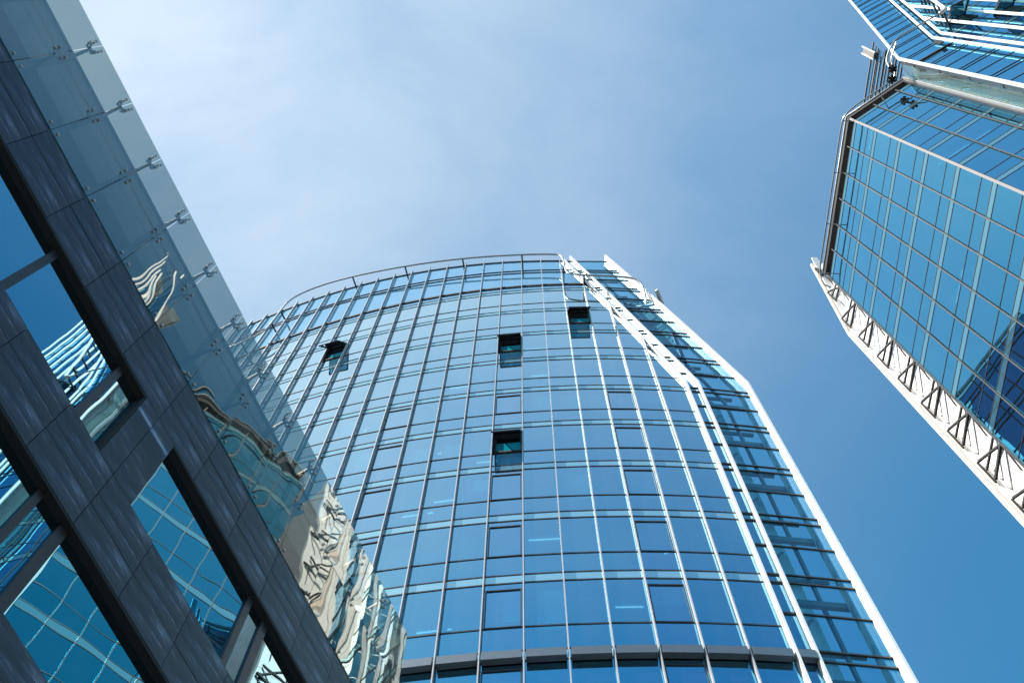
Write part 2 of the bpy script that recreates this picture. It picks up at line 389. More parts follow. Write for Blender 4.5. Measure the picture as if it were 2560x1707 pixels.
def fins(root, F, items, wd, dp, mat, name='mullion', off=0.03, slant=0.0):
    for (u, h0, h1) in items:
        m = MB(); a, b = F.at(u, h0, off), F.at(u, h1, off); t, n = F.n(u); t3, n3 = np.array([*t, 0]), np.array([*n, 0])
        hw = t3 * wd / 2
        m.prism([a - hw, a + hw, a + hw + n3 * dp, a - hw + n3 * dp],
                [b - hw + [0, 0, slant], b + hw + [0, 0, slant], b + hw + n3 * dp, b - hw + n3 * dp])
        m.build(name, M[mat], root)
def edge_band(m, F, pts, wd, o0, o1, step=.3):
    """band following (u,h) points on the facade, wd metres wide along u, from o0 to o1 out of the facade"""
    q = []
    for (a, b) in zip(pts[:-1], pts[1:]):
        k = max(1, int(math.hypot(b[0] - a[0], b[1] - a[1]) / 2.0))
        for i in range(k): q.append((a[0] + (b[0] - a[0]) * i / k, a[1] + (b[1] - a[1]) * i / k))
    q.append(pts[-1])
    for a, b in zip(q[:-1], q[1:]):
        ra = [F.at(a[0] - wd / 2, a[1], o0), F.at(a[0] + wd / 2, a[1], o0), F.at(a[0] + wd / 2, a[1], o1), F.at(a[0] - wd / 2, a[1], o1)]
        rb = [F.at(b[0] - wd / 2, b[1], o0), F.at(b[0] + wd / 2, b[1], o0), F.at(b[0] + wd / 2, b[1], o1), F.at(b[0] - wd / 2, b[1], o1)]
        m.prism(ra, rb)

# ================================================================ ground
g = MB(); g.box((0, 0, -.5), (1500, 0, 0), (0, 1500, 0), (0, 0, .5))
go = g.build('ground', painted('asphalt', (0.05, 0.05, 0.052), 0.9, 0, 0.2, 0.8)); go['kind'] = 'structure'
g = MB(); g.box((8, 6, .065), (11, 0, 0), (0, 14, 0), (0, 0, .06))
go = g.build('pavement', painted('pale_paving', (0.42, 0.40, 0.37), 0.8, 0, 0.15, 1.2)); go['kind'] = 'structure'

# ================================================================ curved glass tower ahead
CX_ = [-7.114710394472215e-06, -0.00022852671756052836, 0.0018850332816102596, 1.164175374650021, 0.49812963069710753]
CY_ = [-8.892908717233691e-07, 2.2751082894788865e-05, 0.01401835091276892, -0.116974915703917, 16.808515874714473]
T = Face(lambda u: (np.polyval(CX_, u), np.polyval(CY_, u))); T.side = 1
if T.n(0)[1][1] > 0: T.side = -1
tower = thing('glass_tower', 'tall curved blue glass tower with silver fins and a slanting white double bar, straight ahead', 'office tower', (0, 22, 0))
US = [float(u) for u in range(-17, 7)]                # mullion lines; 6 is the inner white bar
KB = (6.05 - 2.15) / (66.4 - 45.0)
hpT = [(1, 0, 6.05), (1, KB, 2.15 + KB * 66.4)]
S0 = [60.12 - 3.9 * k for k in range(16)]
S0 = [s for s in S0 if s > 1]
operT = lambda j: (US[j] + 1) % 4 == 0
openT = {}
for (u, hh) in ((-9, 55.7), (-1, 51.9), (2, 55.7), (-1, 40.2)):
    k = min(range(len(S0)), key=lambda i: abs(S0[i] - .46 - hh)); openT[(k, US.index(float(u)))] = 1
bl = {}
k5 = min(range(len(S0)), key=lambda i: abs(S0[i] - 40.68))
bl[(k5, US.index(-4.0))] = (.75, 2.0, .3); bl[(k5, US.index(-3.0))] = (.75, 2.0, .3)
kl = min(range(len(S0)), key=lambda i: abs(S0[i] - 25.1))
for u in (-1.0, 0.0, 1.0, 3.0, 4.0): bl[(kl, US.index(u))] = (.9, 2.7, .25)
_r = random.Random(4)
for k in range(len(S0)):
    for j in range(len(US) - 1):
        if (k, j) not in bl and (k, j) not in openT and _r.random() < .28: bl[(k, j)] = (.25, _r.choice([1.2, 1.8, 2.3]), _r.choice([.12, .2, .2, .3]))
curtain(tower, T, US, S0, hpT, 66, oper=operT, blinds=bl, openw=openT, trw=.055, trd=.03)
# parapet screen above the last floor
m = MB(); roof = lambda u: 66.7 - .17 * u
HP = [60.88, 64.2]
for j in range(len(US) - 1):
    u0, u1 = US[j], US[j + 1]
    for (a, b, c, d) in ((60.12, 60.12, 60.95, 60.95), (61.0, 61.0, 64.4 - .11 * u0, 64.4 - .11 * u1), (64.4 - .11 * u0, 64.4 - .11 * u1, roof(u0), roof(u1))):
        p = clip([(u0, a), (u1, b), (u1, d), (u0, c)], hpT)
        if len(p) >= 3: m.poly([T.chord(u0, u1, u, h) for u, h in p])
m.build('parapet_glass', M['top_glass'], tower)
def slope_line(F, root, us, hf, hp, name, mat, th, dp, umax=None, o=0.0):
    m = MB()
    for j in range(len(us) - 1):
        a, b = us[j], us[j + 1]
        for aa, bb in (((a, b),)):
            pass
        b2 = b
        for (x, y, c) in hp:
            if x > 0:
                while b2 > a and x * b2 + y * hf(b2) > c: b2 -= .02
        if b2 - a < .05: continue
        A, B = F.chord(a, b, a, hf(a)), F.chord(a, b, b2, hf(b2)); t = (B - A) / np.linalg.norm(B - A); n = F.side * np.array([t[1], -t[0], 0]); n /= np.linalg.norm(n)
        m.box((A + B) / 2 + n * (o + dp / 2 - .01), (B - A) / 2, n * dp / 2, np.array([0, 0, th / 2]))
    m.build(name, M[mat], root)
slope_line(T, tower, US, lambda u: 60.9, hpT, 'parapet_base_trim', 'black', .20, .07)
slope_line(T, tower, US, lambda u: 64.45 - .11 * u, hpT, 'transom', 'dark', .07, .05)
slope_line(T, tower, US, lambda u: 63.9 - .11 * u, hpT, 'transom', 'dark', .07, .05)
slope_line(T, tower, US, lambda u: roof(u), hpT, 'parapet_coping', 'dark', .09, .07)
# truss work behind the parapet screen
for u in np.arange(-15.5, 2, 3.0):
    m = MB()
    a, b, c, d = T.at(u, 60.5, -1.6), T.at(u + 1.5, 64.6, -1.6), T.at(u + 1.5, 61.0, -1.6), T.at(u + 3, 64.6, -1.6)
    for p, q in ((a, b), (b, c), (c, d), (b, d)): m.bar(p, q, .12, .12, (0, 0, 1) if abs((q - p)[2]) < .5 else (1, 0, 0))
    m.build('roof_truss', M['slab'], tower)
m = MB()
for j in range(len(US) - 1):
    if US[j + 1] > 3: continue
    m.prism([T.at(US[j], 60.3, -.1), T.at(US[j], 60.9, -.1), T.at(US[j], 60.9, -9), T.at(US[j], 60.3, -9)], [T.at(US[j + 1], 60.3, -.1), T.at(US[j + 1], 60.9, -.1), T.at(US[j + 1], 60.9, -9), T.at(US[j + 1], 60.3, -9)])
m.build('roof_slab', M['slab'], tower)
# projecting fins
def bar1h(u): return 66.4 - (u - 2.15) / KB
items = []
for u in US[:-1]:
    top = roof(u) + .55 if u <= 1 else (60.9 if u == 3 else (bar1h(u) if u > 2 else roof(u) + .1))
    if u == 2: top = 66.3
    if u >= 3: top = bar1h(u) - .05
    items.append((u, 0, top))
fins(tower, T, items, .035, .16, 'fin', slant=-.35)
# white double bar and outer bar
for (pts, nm, wd, o1) in (([(6.05, 0), (6.05, 45.0), (2.15, 66.5)], 'white_bar', .07, .20), ([(6.52, 0), (6.52, 44.95), (2.58, 66.9)], 'white_bar', .07, .20), ([(8.40, 0), (8.40, 45.0), (4.42, 66.6)], 'edge_bar', .08, .36)):
    m = MB(); edge_band(m, T, pts, wd, -.02, o1); m.build(nm, M['white'], tower)
    m = MB(); edge_band(m, T, [(p[0] - wd * .5, p[1]) for p in pts], wd * .12, o1 * .42, o1 * .46); m.build('bar_groove', M['mull'], tower)
# the open screen between the bars: gap strip and wing
def strip_panes(F, root, left, right, S, mid, name, knee, slope, mat, keepall=True, htop=66.2):
    """left/right = u of the two bars below the knee; both slant in by 'slope' above it"""
    def uL(h): return left - max(0, h - knee) * slope
    def uR(h): return right - max(0, h - knee) * slope
    hs_ = []
    for s in S: hs_ += [s, s - .46, s - 3.9 + mid]
    hs_ = sorted(set([round(h, 3) for h in hs_ if 0 < h < htop] + [0.0, htop, knee]))
    for a, b in zip(hs_[:-1], hs_[1:]):
        m = MB(); m.poly([F.at(uL(a), a), F.at(uR(a), a), F.at(uR(b), b), F.at(uL(b), b)])
        if seen_area([F.at(uL(a), a), F.at(uR(a), a), F.at(uR(b), b), F.at(uL(b), b)]) > 60: m.build('screen_pane', mat, root)
    for h in hs_:
        if abs(h - knee) < .01: continue
        A, B = F.at(uL(h), h), F.at(uR(h), h); t = (B - A) / np.linalg.norm(B - A); n = F.side * np.array([t[1], -t[0], 0])
        m = MB(); m.box((A + B) / 2 + n * .02, (B - A) / 2, n * .03, np.array([0, 0, .032])); m.build('screen_transom', M['dark'], root)
    return uL, uR
Sx = [64.02] + S0
strip_panes(T, tower, 6.05, 6.52, Sx, 1.78, 'gap', 45.0, KB, M['top_glass'])
uL, uR = strip_panes(T, tower, 6.52, 8.40, Sx, 1.78, 'wing', 45.0, KB, M['strip_glass'])
# inside the wing: floor beams, braces, post and grey cladding column
for s in Sx:
    for (h, th, o) in ((s - .66, .26, -.5), (s - 2.55, .14, -.9)):
        if h < 0: continue
        m = MB(); A, B = T.at(uL(h) - .3, h, o), T.at(uR(h) - .12, h, o); m.bar(A, B, th, .14, (0, 0, 1))
        m.build('floor_beam', M['slab'], tower)
    if s - 2.5 > 0:
        m = MB(); m.bar(T.at(uL(s) - .1, s - 2.3, -.8), T.at(uL(s) + .75, s - 1.0, -.8), .10, .08, (0, 0, 1)); m.build('brace', M['slab'], tower)
def band(F, root, left, w_, o, mat, nm, th, knee=45.0, slope=KB, h1=66.0):
    m = MB(); pts = [(left, 0), (left, knee), (left - (h1 - knee) * slope, h1)]
    edge_band(m, F, pts, w_, o - th, o); return m.build(nm, M[mat], root)
band(T, tower, 7.36, .40, -1.1, 'clad', 'cladding_column', .12)
band(T, tower, 7.70, .09, -.7, 'ledge', 'post', .12)
band(T, tower, 8.22, .09, -.25, 'ledge', 'post', .16)
m = MB(); edge_band(m, T, [(6.46, 0), (6.46, 45), (2.5, 66)], .06, -9, -.1); m.build('side_wall', M['bulk'], tower)
Te = Face(lambda u: (8.15 + .407 * u, 16.95 + .913 * u)); Te.side = 1
if Te.n(0)[1][0] < 0: Te.side = -1
m = MB(); m.poly([Te.at(0, 0), Te.at(16, 0), Te.at(16, 61), Te.at(0, 61)]); m.build('side_glazing', M['win_glass'], tower)
for k in range(16):
    for hh in (60.12 - 3.9 * k, 59.66 - 3.9 * k, 57.3 - 3.9 * k):
        if hh > 0: m = MB(); m.bar(Te.at(0, hh, .02), Te.at(16, hh, .02), .06, .05, (0, 0, 1)); m.build('side_transom', M['dark'], tower)
for k in range(12):
    m = MB(); m.bar(Te.at(.6 + 1.4 * k, 0, .03), Te.at(.6 + 1.4 * k, 61.2, .03), .06, .08, (1, 0, 0)); m.build('side_mullion', M['mull'], tower)
m = MB(); m.tube([Te.at(0, 61.2, .1), Te.at(16, 61.2, .1)], .12); m.build('roof_coping', M['white'], tower, smooth=True)
m = MB(); q = [Te.at(0, 0, -.2), Te.at(16, 0, -.2), np.array([-14, 36, EYE]), np.array([-17.5, 25, EYE])]
m.prism(q, [p + np.array([0, 0, 60.2]) for p in q]); m.build('rear_body', M['slab'], tower)
# ledge over the lower storeys
for j, u in enumerate(US[:-1]):
    if u < -6: continue
    for (a, b) in (((u + .05, u + .95),) if u < 5.5 else ((u + .05, u + .95),)):
        m = MB(); A, B = T.chord(u, u + 1, a, 24.43), T.chord(u, u + 1, b, 24.43); t = (B - A) / np.linalg.norm(B - A); n = T.side * np.array([t[1], -t[0], 0])
        Z = np.array([0, 0, .34])
        m.prism([A + n * .03, A + n * .22, A + n * .22 + Z, A + n * .03 + Z * 1.25], [B + n * .03, B + n * .22, B + n * .22 + Z, B + n * .03 + Z * 1.25])
        m.build('ledge', M['ledge'], tower)
m = MB(); m.prism([T.at(6.10, 24.43, .03), T.at(6.10, 24.43, .22), T.at(6.10, 24.77, .22), T.at(6.10, 24.85, .03)], [T.at(6.47, 24.43, .03), T.at(6.47, 24.43, .22), T.at(6.47, 24.77, .22), T.at(6.47, 24.85, .03)])
m.build('ledge', M['ledge'], tower)
# opened top-hung windows
for (k, j) in openT:
    u0, u1 = US[j] + .05, US[j + 1] - .05; top, bot = S0[k] - .84, S0[k] - 3.9 + 1.12
    Hh = top - bot; th = math.radians(24)
    fr = MB()
    for a, b in ((T.chord(US[j], US[j + 1], u0, top), T.chord(US[j], US[j + 1], u1, top)), (T.chord(US[j], US[j + 1], u0, bot + .05), T.chord(US[j], US[j + 1], u1, bot + .05))):
        fr.bar(a, b, .10, .10, (0, 0, 1))
    for uu in (u0, u1): fr.bar(T.chord(US[j], US[j + 1], uu, bot), T.chord(US[j], US[j + 1], uu, top), .07, .12, (1, 0, 0))
    fo = fr.build('window_opening', M['black'], tower)
    q = lambda u, s_, o: T.chord(US[j], US[j + 1], u, top - s_ * math.cos(th), s_ * math.sin(th) + o)
    sm = MB()
    for a, b in (((u0, 0), (u1, 0)), ((u0, Hh), (u1, Hh)), ((u0, 0), (u0, Hh)), ((u1, 0), (u1, Hh))):
        sm.bar(q(a[0], a[1], .03), q(b[0], b[1], .03), .05, .05, (0, .3, 1) if a[1] == b[1] else (1, 0, 0))
    sm.build('sash', M['dark'], fo)
    pm = MB(); pm.poly([q(u0, 0, .05), q(u1, 0, .05), q(u1, Hh, .05), q(u0, Hh, .05)]); pm.build('pane', M['glass'], fo)
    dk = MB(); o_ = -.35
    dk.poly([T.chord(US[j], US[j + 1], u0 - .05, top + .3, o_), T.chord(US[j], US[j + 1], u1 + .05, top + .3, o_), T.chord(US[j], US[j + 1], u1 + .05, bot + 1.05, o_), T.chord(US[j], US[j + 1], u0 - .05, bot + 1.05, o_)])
    dk.build('dark_room_sheet', M['black'], fo)  # black sheet stands in for the unlit room behind the open sash
    dk = MB(); dk.poly([T.chord(US[j], US[j + 1], u0, bot + 1.0, -.05), T.chord(US[j], US[j + 1], u1, bot + 1.0, -.05), T.chord(US[j], US[j + 1], u1, bot, -.05), T.chord(US[j], US[j + 1], u0, bot, -.05)])
    dk.build('guard_glass', painted('teal_guard_glass', (0.0, 0.24, 0.30), 0.15), fo)
# window cleaning rail
def bp(x, y, h):      # plan ray constants measured once -> metres
    return None
RT = [(u, h, o) for u, h, o in ((-17.4, 61.5, .75), (-15.6, 61.2, .75), (-14.3, 61.1, .75), (-13.3, 61.3, .75), (-13.1, 62.6, .75), (-13.1, 66.6, .75), (-12.9, 68.0, .75), (-12.0, 68.6, .75), (-10.5, 68.5, .75), (-7, 67.2, .75), (-3.1, 66.15, .75), (0.05, 65.45, .75), (1.7, 65.2, .75), (2.13, 64.7, .75), (2.13, 61.2, .75), (2.3, 60.4, .75), (3.2, 60.0, .75), (5.0, 59.9, .75), (5.6, 59.3, .75), (5.75, 58.0, .3), (5.75, 57.2, -.1))]
m = MB(); m.tube([T.at(u, h, o) for u, h, o in chaikin(RT, 3)], .055, 8); rail = m.build('cleaning_rail', M['steel'], tower, smooth=True)
for u, h in ((-16, 61.3), (-14.4, 61.1), (-13.1, 63.0), (-13.1, 65.6), (-9.3, 68.1), (-6.2, 66.95), (-3.05, 66.15), (.05, 65.45), (3.0, 60.05), (2.13, 63.4)):
    m = MB(); m.bar(T.at(u, h, .75), T.at(u, h, -.02), .05, .09, (0, 0, 1)); m.build('rail_bracket', M['dark'], rail)

# ================================================================ faceted glass block on the right
K_ = np.array([19.14, 7.34]); dA = np.array([-.0379, .9993]); dB = np.array([.8022, -.597])
A = Face(lambda u: tuple(K_ + dA * 1.513 * u)); A.side = 1
if A.n(0)[1][0] > 0: A.side = -1
B = Face(lambda u: tuple(K_ + dB * 1.40 * u)); B.side = 1
if B.n(0)[1][0] > 0: B.side = -1
block = thing('glass_office_block', 'blue glass office block with a angled corner and thin grey mullions at the right edge', 'office building', (26, 12, 0))
SA = [59.73 - 3.895 * k for k in range(15)]
USA = [0, 1, 2, 3, 4, 5, 6.05]; USB = [0, 1, 2, 3]
curtain(block, A, USA, [63.45] + SA, [], 64, keep=70, trw=.05, trd=.025, lamps=.10, mid=1.12, glassm='glass_k', spmat='spandrel_k')
curtain(block, B, USB, [63.45] + SA, [], 64, keep=30, trw=.05, trd=.025, lamps=.10, mid=1.12, glassm='glass_k', spmat='spandrel_k')
fins(block, A, [(u, 0, 63.85) for u in USA[1:-1]], .05, .04, 'mull', slant=0)
fins(block, B, [(1, 0, 63.85), (2, 0, 63.85)], .05, .04, 'mull')
m = MB(); c0 = np.array([K_[0], K_[1], EYE]); m.box(c0 + [-.03, -.02, 32.1], (.06, .01, 0), (-.01, .06, 0), (0, 0, 32.1)); m.build('corner_mullion', M['corner'], block)
m = MB(); a, b = A.at(6.05, 0, .0), A.at(6.05, 64.3, .0); m.bar(a + [0, .05, 0], b + [0, .05, 0], .10, .12, (0, 1, 0)); m.build('end_trim', M['mull'], block)
for Fx, u0, u1 in ((A, -.05, 6.08), (B, -.05, 2.62)):
    m = MB(); P0, P1 = Fx.at(u0, 64.15, .0), Fx.at(u1, 64.15, .0); t = (P1 - P0) / np.linalg.norm(P1 - P0); n = Fx.side * np.array([t[1], -t[0], 0])
    m.prism([P0 + n * .12, P0 - n * .3, P0 - n * .3 + [0, 0, .45], P0 + n * .14 + [0, 0, .45]], [P1 + n * .12, P1 - n * .3, P1 - n * .3 + [0, 0, .45], P1 + n * .14 + [0, 0, .45]])
    m.build('roof_edge', M['black'], block)
    m = MB(); m.tube([P0 + n * .17 + [0, 0, .42], P1 + n * .17 + [0, 0, .42]], .045, 8); m.build('roof_edge_trim', M['white'], block, smooth=True)
m = MB(); q = [A.at(0, 64.3, -.2), A.at(6.05, 64.3, -.2), np.array([30, 16.5, 64.3 + EYE]), np.array([30, 2, 64.3 + EYE]), B.at(2.6, 64.3, -.2)]
m.prism(q, [p + np.array([0, 0, .3]) for p in q]); m.build('roof', M['slab'], block)
m = MB()
for p0, p1 in ((A.at(6.05, 0, -.1), np.array([24, 16.9, EYE])), (np.array([24, 16.9, EYE]), np.array([30, 16.5, EYE])), (np.array([30, 16.5, EYE]), np.array([30, 2, EYE]))):
    d = p1 - p0; m.prism([p0, p1, p1 + [0, 0, 64.2], p0 + [0, 0, 64.2]], [p0 + [.1, .15, 0], p1 + [.1, .15, 0], p1 + [.1, .15, 64.2], p0 + [.1, .15, 64.2]])
m.build('wall', M['brown'], block)
# cleaning rail round the roof
ra = [A.at(6.35, 62.7, .1), A.at(6.3, 63.0, .5)] + [A.at(u, 63.75, .62) for u in (5.9, 5, 3, 1, .1)]
rb = [A.at(0, 63.75, .62) * .5 + B.at(0, 63.75, .62) * .5] + [B.at(u, 63.75, .62) for u in (.25, 1.2, 2.1)] + [B.at(2.35, 63.8, .9), B.at(2.5, 64.6, 1.1), B.at(2.72, 65.6, 1.25), B.at(3.3, 65.7, 1.9)]
m = MB(); m.tube(chaikin(ra + rb, 2), .045, 8); rail = m.build('cleaning_rail', M['steel'], block, smooth=True)
for Fx, us_ in ((A, (.05, 2, 4, 5.95)), (B, (1.4,))):
    for u in us_:
        m = MB(); m.bar(Fx.at(u, 63.72, .62), Fx.at(u, 63.72, 0), .04, .05, (0, 0, 1)); m.build('rail_bracket', M['steel'], rail)
# north wing of the block: set back end wall, white bars, bracket trusses, finned curved front that the mirror glass shows
XW, YW = 22.95, 22.25
Wn = Face(lambda u: (XW + 1.02 * u - .012 * u * u, YW + .58 * u - .030 * u * u)); Wn.side = 1
if Wn.n(0)[1][1] < 0: Wn.side = -1
def wedge_y(h, y0): return y0 - max(0, h - 70.7) * .185
m = MB()
for h0, h1 in [(i * 6.5, i * 6.5 + 6.47) for i in range(11)] + [(71.5 + i * 3.3, 71.5 + i * 3.3 + 3.28) for i in range(3)]:
    ya, yb = wedge_y(h0, YW - .15), wedge_y(h1, YW - .15)
    yi = 19.9
    m.prism([(XW, yi, h0 + EYE), (XW, ya, h0 + EYE), (XW, yb, h1 + EYE), (XW, yi, h1 + EYE)], [(XW + .3, yi, h0 + EYE), (XW + .3, ya, h0 + EYE), (XW + .3, yb, h1 + EYE), (XW + .3, yi, h1 + EYE)])
m.build('white_end_wall', M['white'], block)
for (dy, wd, dx, mat, nm) in ((0, .20, .42, 'white', 'edge_bar'), (-.30, .26, .26, 'peach', 'edge_panel'), (-.52, .09, .42, 'white', 'edge_bar'), (-.40, .03, .30, 'dark', 'bar_groove')):
    m = MB()
    for h0, h1 in ((0, 70.7), (70.7, 81.5)):
        ya, yb = wedge_y(h0, YW + dy), wedge_y(h1, YW + dy)
        m.prism([(XW - dx, ya - wd / 2, h0 + EYE), (XW - dx, ya + wd / 2, h0 + EYE), (XW - .003, ya + wd / 2, h0 + EYE), (XW - .003, ya - wd / 2, h0 + EYE)],
                [(XW - dx, yb - wd / 2, h1 + EYE), (XW - dx, yb + wd / 2, h1 + EYE), (XW - .003, yb + wd / 2, h1 + EYE), (XW - .003, yb - wd / 2, h1 + EYE)])
    m.build(nm, M[mat], block)
for i in range(21):
    h = 78.6 - 3.9 * i
    if h < 8: break
    yo = wedge_y(h, YW - .75); xo = XW - .55
    m = MB()
    a, b, c = (xo, yo, h + EYE), (XW - .1, yo - 1.35, h + EYE), (xo, yo - 1.35, h + EYE - .1)
    m.bar(a, (XW - .1, 20.15, h + EYE + .9), .10, .10, (0, 0, 1)); m.bar((xo, yo, h + EYE + 1.0), (XW - .1, 20.15, h + EYE), .12, .10, (0, 0, 1))
    m.bar((xo, yo, h + EYE - 1.0), (XW - .1, 19.95, h + EYE + .05), .13, .12, (0, 0, 1)); m.bar((xo, yo + .1, h + EYE + 1.1), (xo, yo + .1, h + EYE - 1.1), .08, .08, (0, 1, 0))
    m.bar((XW - .1, 20.15, h + EYE + .2), (XW - .05, 20.45, h + EYE - 2.2), .05, .05, (0, 1, 0))
    m.build('bracket_truss', M['black'], block)
SN = [84.2 - 3.9 * k for k in range(21)]
USN = [0.0, .45] + [.45 + 1.1 * i for i in range(1, 10)]
m = MB()
topN = lambda u: min(81.4, 70.6 + u / .21)
for j in range(len(USN) - 1):
    m.poly([Wn.at(USN[j], 0), Wn.at(USN[j + 1], 0), Wn.at(USN[j + 1], topN(USN[j + 1])), Wn.at(USN[j], topN(USN[j]))])
m.build('curved_glazing', M['win_glass'], block)
fins(block, Wn, [(u, 0, topN(u) + .1) for u in USN], .14, .30, 'white', name='mullion')
for s in SN:
    m = MB()
    for j in range(len(USN) - 1):
        for hh in (s, s - .46, s - 2.78):
            if 0 < hh < topN(USN[j]): m.bar(Wn.at(USN[j], hh, .01), Wn.at(USN[j + 1], hh, .01), .05, .05, (0, 0, 1))
    m.build('transom', M['dark'], block)
m = MB(); a = Wn.at(USN[-1], 0); m.prism([Wn.at(0, 0, -.15), a, (a[0], 20.6, EYE), (XW + .4, 20.6, EYE)], [Wn.at(3.0, 81, -.15), Wn.at(USN[-1], 81, -.15), (a[0], 20.9, 81 + EYE), (XW + .8, 20.9, 81 + EYE)]); m.build('wing_wall', M['slab'], block)

# ================================================================ glass tower with round white pipes, upper right
F0 = np.array([21.57, 4.06])
def Cp(u):     # u in metres from the outer bar
    a0 = math.radians(122.4); k = math.radians(.42)
    x = y = 0.0
    if abs(u) < 1e-9: return tuple(F0)
    n = 24; du = u / n
    for i in range(n):
        a = a0 - k * (du * (i + .5) if u > 0 else 0); x += math.sin(a) * du; y += math.cos(a) * du
    return (F0[0] + x, F0[1] + y)
Cf = Face(Cp); Cf.side = 1
if Cf.n(0)[1][0] > 0: Cf.side = -1
ptower = thing('piped_glass_tower', 'glass tower fronted with round white pipes at the upper right corner', 'office tower', (28, 2, 0))
KC = .197
UC = [2.60 + 1.165 * i for i in range(0, 9)]
SC = [99.15 - 3.9 * k for k in range(25)]; SC = [s for s in SC if s > 1]
hpC = [(-1, 0, -2.60), (-1, KC, -2.60 + KC * 64.3)]     # stay right of the inner bar, which slants in above the knee
openC = {}
curtain(ptower, Cf, UC, SC, hpC, 100, keep=60, mid=1.68, trw=.045, trd=.025, lamps=.03, glassm='glass_k', spmat='spandrel_k')
def stripC(left, right, mat):
    knee, slope = 64.3, KC
    uLc = lambda h: left + max(0, h - knee) * slope
    uRc = lambda h: right + max(0, h - knee) * slope
    hs_ = []
    for s in SC: hs_ += [s, s - .46, s - 3.9 + 1.68]
    hs_ = sorted(set([round(h, 3) for h in hs_ if 0 < h < 98] + [0.0, 98.0, knee]))
    for a, b in zip(hs_[:-1], hs_[1:]):
        q = [Cf.at(uLc(a), a), Cf.at(uRc(a), a), Cf.at(uRc(b), b), Cf.at(uLc(b), b)]
        m = MB(); m.poly(q)
        if seen_area(q) > 60: m.build('screen_pane', mat, ptower)
    for h in hs_:
        if abs(h - knee) < .01: continue
        X, Y_ = Cf.at(uLc(h), h), Cf.at(uRc(h), h); t = (Y_ - X) / np.linalg.norm(Y_ - X); n = Cf.side * np.array([t[1], -t[0], 0])
        m = MB(); m.box((X + Y_) / 2 + n * .008, (Y_ - X) / 2, n * .018, np.array([0, 0, .02])); m.build('screen_transom', M['dark'], ptower)
stripC(0.0, 2.10, M['glass_k']); stripC(2.10, 2.60, M['glass_k'])
m = MB(); m.box((Cf.at(0, 61.8) + Cf.at(2.1, 61.8)) / 2, (Cf.at(2.1, 61.8) - Cf.at(0, 61.8)) / 2, (0, 0, .07), np.array([*Cf.n(1)[1], 0]) * .06); m.build('heavy_transom', M['black'], ptower)
for h in (60.6, 30.0):
    pass
def pipe(root, F, pts, r, o, name, mat='white'):
    m = MB(); q = [pts[0]]
    for a, b in zip(pts[:-1], pts[1:]):
        k = 6
        for i in range(1, k + 1): q.append((a[0] + (b[0] - a[0]) * i / k, a[1] + (b[1] - a[1]) * i / k))
    m.tube([F.at(u, h, o) for u, h in q], r, 12); return m.build(name, M[mat], root, smooth=True)
pipe(ptower, Cf, [(0, 0), (0, 64.3), (KC * 33, 97.3)], .10, .12, 'edge_pipe')
pipe(ptower, Cf, [(2.10, 0), (2.10, 64.3), (2.10 + KC * 33, 97.3)], .09, .22, 'white_pipe')
pipe(ptower, Cf, [(2.60, 0), (2.60, 64.3), (2.60 + KC * 33, 97.3)], .09, .22, 'white_pipe')
for u in UC[1:]: pipe(ptower, Cf, [(u, 0), (u, 64.3 + (u - 2.60) / KC)], .09, .24, 'white_pipe')
# gutter face under the edge pipe and the glazed side wall back to the block
J_ = K_ + dB * 3.62
m = MB(); n3 = np.array([*Cf.n(0)[1], 0]); a, b = Cf.at(0, 0, 0), Cf.at(0, 64.4, 0); t3 = np.array([*Cf.n(0)[0], 0])
m.prism([a + n3 * .12 - t3 * .04, a + n3 * .12 + t3 * .04, a - n3 * .16 + t3 * .04, a - n3 * .16 - t3 * .04], [b + n3 * .12 - t3 * .04, b + n3 * .12 + t3 * .04, b - n3 * .16 + t3 * .04, b - n3 * .16 - t3 * .04]); m.build('edge_gutter', M['mull'], ptower)
ja, jb = np.array([J_[0], J_[1], EYE]), a - n3 * .17
m = MB(); m.poly([ja, jb, jb + [0, 0, 64.3], ja + [0, 0, 64.3]]); m.build('side_glass', M['green'], ptower)
inw = np.array([*Cf.n(0)[0], 0]) * .5
m = MB(); m.poly([ja + inw, jb + inw, jb + inw + [0, 0, 64.3], ja + inw + [0, 0, 64.3]]); m.build('side_wall', painted('pale_green_wall', (0.20, 0.27, 0.25), 0.6), ptower)
m = MB()
jn = np.array([*B.n(1)[1], 0])
m.box(ja + jn * .14 + [0, 0, 32.2], jn * .14, np.array([dB[0], dB[1], 0]) * .04, (0, 0, 32.2)); m.build('corner_trim', painted('stone_trim', (0.32, 0.31, 0.30), 0.5), ptower)
m = MB(); m.box(ja + jn * .06 - np.array([dB[0], dB[1], 0]) * .10 + [0, 0, 32.2], jn * .06, np.array([dB[0], dB[1], 0]) * .05, (0, 0, 32.2)); m.build('corner_joint', M['brown'], ptower)
# wind bracing cleats along the edge pipe
for i in range(16):
    h = 62 - 3.9 * i
    m = MB(); m.box(Cf.at(0, h, .0) - n3 * .1, t3 * .07, n3 * .10, (0, 0, .05)); m.build('cleat', M['mull'], ptower)
